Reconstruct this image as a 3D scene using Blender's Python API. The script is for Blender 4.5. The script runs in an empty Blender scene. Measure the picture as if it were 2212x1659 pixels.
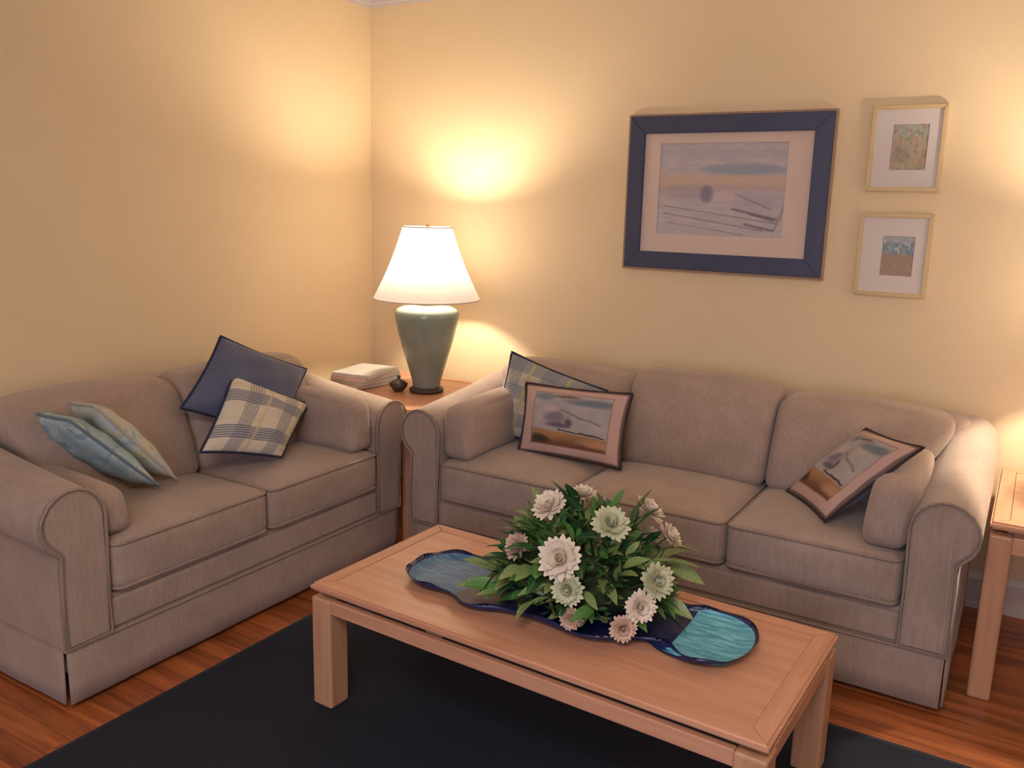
import bpy, bmesh, math, random
from mathutils import Vector, Matrix
random.seed(7)
C = bpy.context.scene.collection
S = bpy.context.scene

# ------------------------------------------------------------------ camera, world, lights, exposure
cam_d = bpy.data.cameras.new('camera'); cam = bpy.data.objects.new('camera', cam_d); C.objects.link(cam)
cam_d.sensor_fit = 'HORIZONTAL'; cam_d.sensor_width = 36.0; cam_d.lens = 30.479
Rt = Vector((0.85371795, 0.52010386, 0.02564438)); Up = Vector((-0.12644098, 0.15926895, 0.97910473)); Fw = Vector((-0.5051518, 0.83912179, -0.20173321))
M = Matrix(((Rt.x, Up.x, -Fw.x, 3.127), (Rt.y, Up.y, -Fw.y, -3.678), (Rt.z, Up.z, -Fw.z, 1.5), (0, 0, 0, 1)))
cam.matrix_world = M
S.camera = cam
S.view_settings.view_transform = 'Standard'; S.view_settings.look = 'None'
S.view_settings.gamma = 1.0; S.view_settings.use_curve_mapping = False
S.view_settings.exposure = 0.0

W = bpy.data.worlds.new('world'); S.world = W; W.use_nodes = True
W.node_tree.nodes['Background'].inputs[0].default_value = (0.35, 0.42, 0.6, 1)
W.node_tree.nodes['Background'].inputs[1].default_value = 0.6

def area(name, loc, rot, sx, sy, power, col):
    l = bpy.data.lights.new(name, 'AREA'); l.shape = 'RECTANGLE'; l.size = sx; l.size_y = sy
    l.energy = power; l.color = col
    o = bpy.data.objects.new(name, l); C.objects.link(o); o.location = loc; o.rotation_euler = rot
    return o
area('ceiling_fill', (2.9, -3.9, 2.46), (0, 0, 0), 0.9, 0.9, 46, (1.0, 0.84, 0.70))  # added warm fill below the ceiling, out of view, no fixture behind it
area('window_daylight', (3.0, -5.42, 1.45), (math.radians(90), 0, 0), 1.7, 1.3, 40, (0.66, 0.74, 1.0))
LAMP_POWER = 40; LAMP_COL = (1.0, 0.83, 0.60)

# ------------------------------------------------------------------ helpers
def link(o, parent=None):
    C.objects.link(o)
    if parent: o.parent = parent
    return o

def mesh_obj(name, verts, faces, mat, parent=None, smooth=False, uvs=None, loc=None, mats=None, fmat=None):
    me = bpy.data.meshes.new(name); me.from_pydata([tuple(v) for v in verts], [], faces); me.update()
    if uvs:
        ul = me.uv_layers.new(name='UVMap')
        for p in me.polygons:
            for li in p.loop_indices: ul.data[li].uv = uvs[me.loops[li].vertex_index]
    for m in (mats or [mat]): me.materials.append(m)
    if fmat:
        for i, k in enumerate(fmat): me.polygons[i].material_index = k
    if smooth:
        for p in me.polygons: p.use_smooth = True
    o = bpy.data.objects.new(name, me); link(o, parent)
    if loc: o.location = loc
    return o

def bm_obj(name, bm, mat, parent=None, smooth=False, loc=None):
    bmesh.ops.recalc_face_normals(bm, faces=bm.faces)
    me = bpy.data.meshes.new(name); bm.to_mesh(me); bm.free()
    me.materials.append(mat)
    if smooth:
        for p in me.polygons: p.use_smooth = True
    o = bpy.data.objects.new(name, me); link(o, parent)
    if loc: o.location = loc
    return o

def box_bm(bm, x0, x1, y0, y1, z0, z1, bevel=0.0, seg=2):
    r = bmesh.ops.create_cube(bm, size=1.0); vs = r['verts']
    for v in vs:
        v.co = Vector(((x0+x1)/2 + v.co.x*(x1-x0), (y0+y1)/2 + v.co.y*(y1-y0), (z0+z1)/2 + v.co.z*(z1-z0)))
    if bevel > 0:
        es = list({e for v in vs for e in v.link_edges})
        bmesh.ops.bevel(bm, geom=es, offset=bevel, segments=seg, profile=0.5, affect='EDGES')

def box(name, x0, x1, y0, y1, z0, z1, mat, parent=None, bevel=0.0, seg=2):
    bm = bmesh.new(); box_bm(bm, x0, x1, y0, y1, z0, z1, bevel, seg)
    return bm_obj(name, bm, mat, parent)

def thing(name, label, cat, loc=(0, 0, 0), rz=0, group=None):
    o = bpy.data.objects.new(name, None); o.empty_display_size = 0.1; C.objects.link(o)
    o.location = loc; o.rotation_euler = (0, 0, rz)
    o['label'] = label; o['category'] = cat
    if group: o['group'] = group
    return o

def struct(o):
    o['kind'] = 'structure'; return o

def lathe(name, prof, mat, parent=None, n=48, loc=(0, 0, 0), cap=True):
    vs = []; fs = []
    for (r, z) in prof:
        for i in range(n):
            a = 2*math.pi*i/n; vs.append((r*math.cos(a), r*math.sin(a), z))
    for j in range(len(prof)-1):
        for i in range(n):
            k = (i+1) % n
            fs.append((j*n+i, j*n+k, (j+1)*n+k, (j+1)*n+i))
    if cap:
        fs.append(tuple(reversed(range(n)))); fs.append(tuple((len(prof)-1)*n+i for i in range(n)))
    return mesh_obj(name, vs, fs, mat, parent, True, loc=loc)

def tube(name, pts, r, mat, parent=None, closed=False, n=8):
    vs = []; fs = []; m = len(pts); P = [Vector(p) for p in pts]
    for i, p in enumerate(P):
        a = P[(i-1) % m] if closed or i > 0 else P[i]
        b = P[(i+1) % m] if closed or i < m-1 else P[i]
        t = (b-a).normalized()
        u = t.cross(Vector((0.13, 0.21, 0.97))).normalized(); w = t.cross(u)
        for k in range(n):
            an = 2*math.pi*k/n; vs.append(p + r*(math.cos(an)*u + math.sin(an)*w))
    for i in range(m if closed else m-1):
        j = (i+1) % m
        for k in range(n):
            l = (k+1) % n; fs.append((i*n+k, i*n+l, j*n+l, j*n+k))
    if not closed:
        fs.append(tuple(range(n))); fs.append(tuple((m-1)*n+k for k in range(n)))
    return mesh_obj(name, vs, fs, mat, parent, True)

# ------------------------------------------------------------------ materials
class NT:
    """tiny node-graph writer"""
    def __init__(s, name, rough=0.7):
        s.m = bpy.data.materials.new(name); s.m.use_nodes = True; s.t = s.m.node_tree
        s.b = s.t.nodes['Principled BSDF']; s.b.inputs['Roughness'].default_value = rough
    def node(s, typ, **kw):
        n = s.t.nodes.new(typ)
        for k, v in kw.items(): setattr(n, k, v)
        return n
    def inp(s, sock, v):
        if isinstance(v, bpy.types.NodeSocket): s.t.links.new(v, sock)
        elif isinstance(v, tuple) and len(v) == 3 and sock.type == 'RGBA': sock.default_value = (*v, 1)
        else: sock.default_value = v
    def math(s, op, a, b=0.0, c=None, clamp=False):
        n = s.node('ShaderNodeMath', operation=op, use_clamp=clamp); s.inp(n.inputs[0], a); s.inp(n.inputs[1], b)
        if c is not None: s.inp(n.inputs[2], c)
        return n.outputs[0]
    def mix(s, f, a, b):
        n = s.node('ShaderNodeMix', data_type='RGBA'); s.inp(n.inputs[0], f); s.inp(n.inputs[6], a); s.inp(n.inputs[7], b)
        return n.outputs[2]
    def coord(s, which='Object'):
        return s.node('ShaderNodeTexCoord').outputs[which]
    def sep(s, v):
        n = s.node('ShaderNodeSeparateXYZ'); s.inp(n.inputs[0], v); return n.outputs
    def mapping(s, v, scale=(1, 1, 1), loc=(0, 0, 0), rot=(0, 0, 0)):
        n = s.node('ShaderNodeMapping'); s.inp(n.inputs[0], v)
        n.inputs['Scale'].default_value = scale; n.inputs['Location'].default_value = loc; n.inputs['Rotation'].default_value = rot
        return n.outputs[0]
    def noise(s, v, scale=5, detail=3, rough=0.5, dist=0.0):
        n = s.node('ShaderNodeTexNoise'); s.inp(n.inputs['Vector'], v)
        n.inputs['Scale'].default_value = scale; n.inputs['Detail'].default_value = detail
        n.inputs['Roughness'].default_value = rough; n.inputs['Distortion'].default_value = dist
        return n.outputs[0]
    def smooth(s, x, lo, hi):
        n = s.node('ShaderNodeMapRange', interpolation_type='SMOOTHSTEP'); s.inp(n.inputs[0], x)
        n.inputs[1].default_value = lo; n.inputs[2].default_value = hi; return n.outputs[0]
    def band(s, x, c, hw, soft=0.004):      # 1 inside |x-c|<hw
        d = s.math('ABSOLUTE', s.math('SUBTRACT', x, c))
        return s.math('SUBTRACT', 1.0, s.smooth(d, hw-soft, hw+soft))
    def rect(s, u, v, u0, u1, v0, v1, soft=0.006):
        return s.math('MULTIPLY', s.band(u, (u0+u1)/2, (u1-u0)/2, soft), s.band(v, (v0+v1)/2, (v1-v0)/2, soft))
    def ell(s, u, v, cu, cv, ru, rv, soft=0.25):
        a = s.math('POWER', s.math('ABSOLUTE', s.math('DIVIDE', s.math('SUBTRACT', u, cu), ru)), 2.0)
        b = s.math('POWER', s.math('ABSOLUTE', s.math('DIVIDE', s.math('SUBTRACT', v, cv), rv)), 2.0)
        return s.math('SUBTRACT', 1.0, s.smooth(s.math('ADD', a, b), max(0.0, 1-soft*1.8), 1+soft*2.0))
    def line(s, u, v, u0, v0, u1, v1, hw, soft=0.004):   # segment between two uv points
        L = math.hypot(u1-u0, v1-v0); dx, dy = (u1-u0)/L, (v1-v0)/L
        du = s.math('SUBTRACT', u, u0); dv = s.math('SUBTRACT', v, v0)
        al = s.math('ADD', s.math('MULTIPLY', du, dx), s.math('MULTIPLY', dv, dy))
        ac = s.math('ADD', s.math('MULTIPLY', du, -dy), s.math('MULTIPLY', dv, dx))
        return s.math('MULTIPLY', s.band(al, L/2, L/2, 0.01), s.band(ac, 0.0, hw, soft))
    def mul(s, a, b): return s.math('MULTIPLY', a, b)
    def color(s, c): s.inp(s.b.inputs['Base Color'], c); return s
    def bump(s, h, strength=0.3, dist=0.003):
        n = s.node('ShaderNodeBump'); n.inputs['Strength'].default_value = strength; n.inputs['Distance'].default_value = dist
        s.inp(n.inputs['Height'], h); s.t.links.new(n.outputs[0], s.b.inputs['Normal']); return s

def plain(name, col, rough=0.6, var=0.12, scale=8, bump=0.0, metal=0.0, bscale=60, stretch=(1, 1, 1)):
    n = NT(name, rough); co = n.mapping(n.coord(), stretch)
    f = n.noise(co, scale, 4)
    dark = tuple(c*(1-var) for c in col); lite = tuple(min(1, c*(1+var)) for c in col)
    n.color(n.mix(f, dark, lite)); n.b.inputs['Metallic'].default_value = metal
    if bump: n.bump(n.noise(co, bscale, 2), bump, 0.002)
    return n.m

def wood(name, a, b, rough=0.38, axis=0, rnd=0.0):
    n = NT(name, rough)
    st = [14, 14, 14]; st[axis] = 0.9
    co = n.coord('Object')
    if rnd:
        oi = n.node('ShaderNodeObjectInfo')
        cx = n.node('ShaderNodeCombineXYZ'); n.inp(cx.inputs[0], n.mul(oi.outputs['Random'], 37.0)); n.inp(cx.inputs[1], n.mul(oi.outputs['Random'], 11.0))
        va = n.node('ShaderNodeVectorMath', operation='ADD'); n.inp(va.inputs[0], co); n.inp(va.inputs[1], cx.outputs[0]); co = va.outputs[0]
    v = n.mapping(co, tuple(st))
    g = n.noise(v, 2.2, 6, 0.6, 0.6); fine = n.noise(v, 9, 3, 0.7)
    f = n.math('ADD', n.mul(n.smooth(g, 0.3, 0.7), 0.7), n.mul(fine, 0.3))
    c = n.mix(f, a, b)
    if rnd:
        k = n.math('ADD', 1-rnd/2, n.mul(oi.outputs['Random'], rnd))
        hs = n.node('ShaderNodeHueSaturation'); n.inp(hs.inputs['Color'], c); n.inp(hs.inputs['Value'], k); c = hs.outputs[0]
    n.color(c); n.bump(fine, 0.15, 0.001)
    return n.m

m_wall = plain('wall_paint', (0.78, 0.625, 0.410), 0.75, 0.03, 2.0, 0.15, bscale=250)
m_ceil = plain('ceiling_paint', (0.72, 0.68, 0.64), 0.8, 0.03, 2.0)
m_trim = plain('trim_paint', (0.55, 0.50, 0.52), 0.5, 0.04, 3.0)
m_base = plain('baseboard_paint', (0.66, 0.60, 0.55), 0.45, 0.04, 3.0)
m_plank = wood('floor_plank_wood', (0.17, 0.040, 0.013), (0.50, 0.155, 0.046), 0.30, 0, 0.5)
m_sub = plain('subfloor', (0.03, 0.012, 0.006), 0.8)
m_oak = wood('pinkish_oak_long', (0.50, 0.235, 0.145), (0.65, 0.345, 0.220), 0.33, 0)
m_oak_y = wood('pinkish_oak_cross', (0.50, 0.235, 0.145), (0.65, 0.345, 0.220), 0.36, 1)
m_oak_z = wood('pinkish_oak_upright', (0.44, 0.22, 0.125), (0.58, 0.32, 0.19), 0.38, 2)

def sofa_fabric(name, col):
    n = NT(name, 0.92); co = n.coord()
    a = n.noise(co, 6, 4, 0.6); b = n.noise(co, 320, 2, 0.6); c = n.noise(n.mapping(co, (60, 60, 6)), 2.0, 2)
    f = n.math('ADD', n.mul(a, 0.35), n.math('ADD', n.mul(b, 0.40), n.mul(c, 0.25)))
    n.color(n.mix(n.smooth(f, 0.3, 0.7), tuple(x*0.78 for x in col), tuple(min(1, x*1.2) for x in col)))
    n.bump(b, 0.25, 0.001)
    n.b.inputs['Sheen Weight'].default_value = 0.25; n.b.inputs['Sheen Roughness'].default_value = 0.5
    return n.m
m_fab = sofa_fabric('taupe_chenille', (0.350, 0.260, 0.217))
m_pipe = sofa_fabric('taupe_piping', (0.30, 0.215, 0.17))

m_rug = NT('navy_rug_pile', 0.97)
_c = m_rug.coord(); _n = m_rug.noise(_c, 260, 2, 0.7); _l = m_rug.noise(_c, 3.0, 3)
m_rug.color(m_rug.mix(m_rug.math('ADD', m_rug.mul(_n, 0.6), m_rug.mul(_l, 0.4)), (0.002, 0.004, 0.011), (0.010, 0.014, 0.031))); m_rug.bump(_n, 0.6, 0.004); m_rug = m_rug.m
m_rugedge = plain('rug_binding', (0.012, 0.018, 0.034), 0.9)

# ------------------------------------------------------------------ room shell
RX, RY, H = 5.0, -5.5, 2.57
struct(box('wall_left', -0.12, 0, RY-0.12, 0.12, 0, H, m_wall))
struct(box('wall_back', 0, RX, 0, 0.12, 0, H, m_wall))
struct(box('wall_right', RX, RX+0.12, RY-0.12, 0.12, 0, H, m_wall))
bm = bmesh.new()
for a in ((0, 2.1, 0, H), (3.9, RX, 0, H), (2.1, 3.9, 0, 0.75), (2.1, 3.9, 2.15, H)):
    box_bm(bm, a[0], a[1], RY-0.12, RY, a[2], a[3])
struct(bm_obj('wall_front', bm, m_wall))
wf = struct(bm_obj('window_1', (lambda b: (box_bm(b, 2.1, 2.16, RY-0.10, RY-0.02, 0.75, 2.15, 0.004), box_bm(b, 3.84, 3.9, RY-0.10, RY-0.02, 0.75, 2.15, 0.004), box_bm(b, 2.16, 3.84, RY-0.10, RY-0.02, 0.75, 0.81, 0.004), box_bm(b, 2.16, 3.84, RY-0.10, RY-0.02, 2.09, 2.15, 0.004), box_bm(b, 2.97, 3.03, RY-0.10, RY-0.02, 0.81, 2.09, 0.004), b)[-1])(bmesh.new()), m_base))
struct(box('ceiling', -0.12, RX+0.12, RY-0.12, 0.12, H, H+0.1, m_ceil))
floor = struct(box('floor', -0.12, RX+0.12, RY-0.12, 0.12, -0.08, -0.012, m_sub))
# hardwood boards run along x: each one a child of the floor
pw = 0.0762; plank_meshes = []
for L in (1.05, 1.35, 1.65):
    bm = bmesh.new(); box_bm(bm, 0, L-0.0012, 0, pw-0.0014, -0.012, 0, 0.0012, 1)
    me = bpy.data.meshes.new('plank'); bmesh.ops.recalc_face_normals(bm, faces=bm.faces); bm.to_mesh(me); bm.free(); me.materials.append(m_plank); plank_meshes.append((L, me))
rows = int(5.5/pw)
for r in range(rows):
    y = -(r+1)*pw
    x = -random.uniform(0, 0.09)
    ls = [random.choice(plank_meshes) for _ in range(3)]
    while x < RX-0.02:
        L, me = random.choice(plank_meshes)
        if x + L > RX: 
            o = bpy.data.objects.new('plank', me); o.scale = ((RX-x)/L, 1, 1)
        else: o = bpy.data.objects.new('plank', me)
        o.location = (x, y, 0); link(o, floor); x += L

def moulding(name, prof, p0, p1, inward, mat):   # prof: (out, z) points; swept p0->p1 with mitred corners at both ends
    p0 = Vector(p0); p1 = Vector(p1); d = (p1-p0).normalized(); iw = Vector(inward)
    vs = []; fs = []; n = len(prof)
    for e, (p, s) in enumerate(((p0, 1), (p1, -1))):
        for (o_, z) in prof: vs.append(p + iw*o_ + d*(s*o_) + Vector((0, 0, z)))
    for i in range(n):
        j = (i+1) % n; fs.append((i, j, n+j, n+i))
    fs.append(tuple(range(n))); fs.append(tuple(reversed(range(n, 2*n))))
    return struct(mesh_obj(name, vs, fs, mat))
crown = [(0, H), (0, H-0.094), (0.008, H-0.094), (0.012, H-0.082), (0.020, H-0.078), (0.028, H-0.058), (0.044, H-0.038), (0.062, H-0.026), (0.070, H-0.016), (0.082, H-0.012), (0.082, H)]
bprof = [(0, 0), (0, 0.14), (0.006, 0.14), (0.010, 0.130), (0.014, 0.118), (0.014, 0.02), (0.022, 0.016), (0.022, 0)]
sides = (('back', (0, 0, 0), (RX, 0, 0), (0, -1, 0)), ('left', (0, RY, 0), (0, 0, 0), (1, 0, 0)), ('right', (RX, 0, 0), (RX, RY, 0), (-1, 0, 0)), ('front', (RX, RY, 0), (0, RY, 0), (0, 1, 0)))
for i, (sd, a, b, iw) in enumerate(sides):
    moulding('trim_%d' % (i+1), crown, a, b, iw, m_trim)
    moulding('baseboard_%s' % sd, bprof, a, b, iw, m_base)

# ------------------------------------------------------------------ rug
rug = thing('area_rug', 'plain dark navy rug lying on the hardwood floor under the coffee table', 'rug', (0.985, -4.6, 0))
rx1, ry1 = 2.9, 3.435
bm = bmesh.new(); box_bm(bm, 0.015, rx1-0.015, 0.015, ry1-0.015, 0.0005, 0.007, 0.002, 2); bm_obj('pile', bm, m_rug, rug)
bm = bmesh.new()
box_bm(bm, 0, rx1, 0, 0.016, 0.0005, 0.0068, 0.002); box_bm(bm, 0, rx1, ry1-0.016, ry1, 0.0005, 0.0068, 0.002)
box_bm(bm, 0, 0.016, 0.016, ry1-0.016, 0.0005, 0.0068, 0.002); box_bm(bm, rx1-0.016, rx1, 0.016, ry1-0.016, 0.0005, 0.0068, 0.002)
bm_obj('binding', bm, m_rugedge, rug)

# ------------------------------------------------------------------ sofas
def soft_box(name, x0, x1, y0, y1, z0, z1, r, puff, mat, parent, n=14, fn=None, wob=0.0):
    """upholstered block: rounded box whose faces bulge by puff=(px,py,pz)"""
    hx, hy, hz = (x1-x0)/2, (y1-y0)/2, (z1-z0)/2; cx, cy, cz = (x0+x1)/2, (y0+y1)/2, (z0+z1)/2
    idx = {}; vs = []; fs = []
    def put(i, j, k):
        key = (i, j, k)
        if key in idx: return idx[key]
        a, b, c = (2*i/n-1), (2*j/n-1), (2*k/n-1)
        sgn = lambda t: (1 if t > 0 else -1)*(1-(1-abs(t))**1.5)      # finer spacing near the edges
        a, b, c = sgn(a), sgn(b), sgn(c)
        p = Vector((a*hx, b*hy, c*hz))
        q = Vector((max(-hx+r, min(hx-r, p.x)), max(-hy+r, min(hy-r, p.y)), max(-hz+r, min(hz-r, p.z))))
        d = p-q
        if d.length > 1e-9: p = q + d.normalized()*min(r, d.length if d.length < r else r)
        fa, fb, fc = 1-abs(a)**2.5, 1-abs(b)**2.5, 1-abs(c)**2.5
        p.x += (1 if a > 0 else -1)*puff[0]*fb*fc*(abs(a) > 0.999)
        p.y += (1 if b > 0 else -1)*puff[1]*fa*fc*(abs(b) > 0.999)
        p.z += (1 if c > 0 else -1)*puff[2]*fa*fb*(abs(c) > 0.999)
        if wob:
            p.z += wob*math.sin(7*p.x+cx*5)*fa*math.sin(5*p.y+1); p.y += wob*0.6*math.sin(9*p.x+cx*3)
        v = Vector((cx, cy, cz)) + p
        if fn: v = Vector(fn(v, a, b, c))
        idx[key] = len(vs); vs.append(v); return idx[key]
    for ax in range(3):
        for side in (0, n):
            for i in range(n):
                for j in range(n):
                    q = []
                    for (u, w) in ((i, j), (i+1, j), (i+1, j+1), (i, j+1)):
                        k = [0, 0, 0]; k[ax] = side; k[(ax+1) % 3] = u; k[(ax+2) % 3] = w
                        q.append(put(*k))
                    fs.append(tuple(q if side else q[::-1]))
    return mesh_obj(name, vs, fs, mat, parent, True)

def rounded_loop(x0, x1, y0, y1, z, r, n=6, fn=None):
    pts = []
    for (cx, cy, a0) in ((x1-r, y1-r, 0), (x0+r, y1-r, 90), (x0+r, y0+r, 180), (x1-r, y0+r, 270)):
        for i in range(n+1):
            a = math.radians(a0+90*i/n); pts.append((cx+r*math.cos(a), cy+r*math.sin(a), z))
    out = []
    for i, p in enumerate(pts):               # subdivide the long sides
        q = pts[(i+1) % len(pts)]; d = math.dist(p, q); m = max(1, int(d/0.05))
        for k in range(m): out.append(tuple(p[c]+(q[c]-p[c])*k/m for c in range(3)))
    return [fn(Vector(p)) if fn else p for p in out]

def make_sofa(name, label, loc, rz, Wd, D, arm, cuts, tops, near_b=0.135, near_h=0.695):
    """local frame: x along the length, front at y=-D, back at y=0"""
    t = thing(name, label, 'sofa', loc, rz)
    F = -D; ov = 0.028
    # frame under the seats
    box('base_frame', 0.03, Wd-0.03, F+0.018, -0.02, 0.10, 0.315, m_fab, t, 0.012, 3)
    box('base_rail', arm-0.005, Wd-arm+0.005, F+0.004, F+0.03, 0.205, 0.300, m_fab, t, 0.010, 3)
    # skirt: front and two sides, open kick pleats at the corners
    def skirt(p0, p1, nrm):
        p0 = Vector(p0); p1 = Vector(p1); nr = Vector(nrm); L = (p1-p0).length; m = int(L/0.03)
        vs = []; fs = []; zs = (0.192, 0.188, 0.14, 0.08, 0.022)
        for s_ in (0, 1):
            for k, z in enumerate(zs):
                for i in range(m+1):
                    fl = 0.0012*math.sin(i*0.5+p0.x*3) * (k/4)
                    out = 0.003 + 0.004*(k/4) + fl - s_*0.006
                    q = p0 + (p1-p0)*(i/m) + nr*out; vs.append((q.x, q.y, z))
        nn = m+1; K = len(zs); off = nn*K
        for k in range(K-1):
            for i in range(m):
                fs.append((k*nn+i, k*nn+i+1, (k+1)*nn+i+1, (k+1)*nn+i)); fs.append((off+k*nn+i, off+(k+1)*nn+i, off+(k+1)*nn+i+1, off+k*nn+i+1))
        for i in range(m):
            fs.append((i, off+i, off+i+1, i+1)); fs.append(((K-1)*nn+i, (K-1)*nn+i+1, off+(K-1)*nn+i+1, off+(K-1)*nn+i))
        for k in range(K-1):
            fs.append((k*nn, (k+1)*nn, off+(k+1)*nn, off+k*nn)); fs.append((k*nn+m, off+k*nn+m, off+(k+1)*nn+m, (k+1)*nn+m))
        sk = mesh_obj('skirt', vs, fs, m_fab, t, True)
    skirt((0.016, F+0.012, 0), (Wd-0.016, F+0.012, 0), (0, -1, 0))
    skirt((0.012, -0.03, 0), (0.012, F+0.022, 0), (-1, 0, 0))
    skirt((Wd-0.012, F+0.022, 0), (Wd-0.012, -0.03, 0), (1, 0, 0))
    box('skirt_seam', 0.006, Wd-0.006, F-0.002, -0.03, 0.190, 0.198, m_pipe, t, 0.003, 1)
    # rolled arms
    def arm_prof(infl=0.0):
        r = arm/2+0.020; cz = 0.680-r; cu = arm/2-0.020
        pts = [(arm-0.004+infl, 0.20), (arm-0.004+infl, 0.40)]
        for i in range(13):
            a = math.radians(0+i*235/12); pts.append((cu+(r+infl)*math.cos(a), cz+(r+infl)*math.sin(a)))
        pts += [(0.012-infl, cz-r*0.92), (0.008-infl, 0.40), (0.008-infl, 0.20)]
        return pts
    for side in (0, 1):
        pr = arm_prof(); ny = 12; vs = []; fs = []
        for j in range(ny+1):
            y = F+0.012 + (D-0.06)*j/ny
            lift = 0.095*(j/ny)**1.3
            ez = 0.0 if j else -0.006
            for (u, z) in pr:
                k = max(0, (z-0.35)/0.32)
                x = u if side == 0 else Wd-u
                vs.append((x, y, z+lift*k+ez*(z > 0.6)))
        n = len(pr)
        for j in range(ny):
            for i in range(n):
                k = (i+1) % n; fs.append((j*n+i, j*n+k, (j+1)*n+k, (j+1)*n+i))
        fs.append(tuple(range(n))); fs.append(tuple(ny*n+i for i in range(n)))
        a = mesh_obj('arm', vs, fs, m_fab, t, True)
        md = a.modifiers.new('edge', 'EDGE_SPLIT'); md.split_angle = math.radians(50)
        # padded panel on the arm's front
        bm = bmesh.new(); pp = arm_prof(-0.010)
        va = [bm.verts.new(((u if side == 0 else Wd-u), F+0.014, z)) for (u, z) in pp]; f0 = bm.faces.new(va)
        r_ = bmesh.ops.extrude_face_region(bm, geom=[f0]); vv = [g for g in r_['geom'] if isinstance(g, bmesh.types.BMVert)]
        for v in vv: v.co.y = F-0.004
        bmesh.ops.bevel(bm, geom=[e for e in bm.edges if all(abs(v.co.y-(F-0.004)) < 1e-5 for v in e.verts)], offset=0.007, segments=2, affect='EDGES')
        pnl = bm_obj('arm_front', bm, m_fab, a)
        pw_ = [((u if side == 0 else Wd-u), F-0.001, z) for (u, z) in arm_prof(-0.004)]
        tube('piping', pw_, 0.005, m_pipe, a, True, 6)
        # seam under the roll on the outer side
        cz = 0.680-(arm/2+0.020)-0.092
        xs = -0.001 if side == 0 else Wd+0.001
        tube('seam', [(xs+(0.004 if side == 0 else -0.004), F+0.02+(D-0.08)*i/10, cz+0.012+0.05*(i/10)**1.3) for i in range(11)], 0.004, m_pipe, a, False, 6)
        # loose bolster against the inside of the arm
        bt = near_b if side == 0 else 0.135; bh = near_h if side == 0 else 0.695
        x0, x1 = (arm+0.002, arm+bt) if side == 0 else (Wd-arm-bt, Wd-arm-0.002)
        lean = -0.03 if side == 0 else 0.03
        def fnb(v, a_, b_, c_, lean=lean): 
            k = (v.z-0.5)/0.2; return (v.x+lean*k*0.6, v.y+0.03*k, v.z + 0.035*(v.y-F)/D*max(0, k))
        soft_box('arm_cushion', x0, x1, F+0.012, -0.42, 0.492, bh, 0.035, (0.012, 0.008, 0.010), m_fab, t, 12, fnb)
    # back frame
    def bk(v, a_, b_, c_): return (v.x, v.y + 0.0, v.z)
    soft_box('back_frame', arm*0.35, Wd-arm*0.35, -0.19, -0.01, 0.30, 0.785, 0.05, (0, 0, 0.01), m_fab, t, 12)
    # seat cushions
    xs = [arm+0.001]+cuts+[Wd-arm-0.001]
    for i in range(len(xs)-1):
        x0, x1 = xs[i]+0.002, xs[i+1]-0.002
        def fs_(v, a_, b_, c_): 
            return (v.x, v.y, v.z + 0.010*math.sin(3.1*(v.x-x0)/(x1-x0))*(c_ < 0)*(-1))
        sc = soft_box('seat_cushion', x0, x1, F-0.012, -0.36, 0.318, 0.482, 0.035, (0.0, 0.010, 0.026), m_fab, t, 16, fs_, 0.003)
        for z in (0.470, 0.330):
            tube('piping', rounded_loop(x0+0.006, x1-0.006, F-0.012, -0.37, z, 0.03), 0.0055, m_pipe, sc, True, 6)
    # back cushions
    bx = [arm+0.03]+[c for c in cuts]+[Wd-arm-0.03]; WI = 0.085; NB = len(bx)-1
    for i in range(len(bx)-1):
        x0, x1 = bx[i]+0.002, bx[i+1]-0.002; e0, e1 = tops[i]
        def fb_(v, a_, b_, c_, e0=e0, e1=e1):
            k = (v.z-0.47)/0.36
            hump = 0.014*(1-a_*a_)*max(0, k); kk = max(0.0, min(1.0, (k-0.35)/0.4))
            z = v.z + hump + max(0, k)*((e0*(1-a_)+e1*(1+a_))/2)
            dx = (-WI*kk*((1-a_)/2)**2 if i == 0 else 0)+(WI*kk*((1+a_)/2)**2 if i == NB-1 else 0)
            return (v.x+dx, v.y + 0.15*k - 0.02*(1-c_*c_)*(b_ < 0), z)
        bc = soft_box('back_cushion', x0, x1, -0.49, -0.315, 0.470, 0.800, 0.045, (0.0, 0.022, 0.006), m_fab, t, 16, fb_, 0.003)
    return t

S_LEN = 2.055; L_LEN = 1.56
sofa = make_sofa('three_seat_sofa', 'long taupe three-seat sofa with rolled arms against the wall under the pictures', (0.985, -0.035, 0), 0, S_LEN, 0.90, 0.158,
                 [0.745, 1.345], [(0.015, -0.005), (0.045, 0.035), (0.010, 0.010)])
love = make_sofa('loveseat', 'shorter taupe two-seat sofa with rolled arms along the left wall', (0.035, -2.372, 0), math.radians(90), L_LEN, 0.815, 0.165,
                 [0.790], [(0.035, 0.025), (0.025, 0.035)], 0.10, 0.63)

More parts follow.
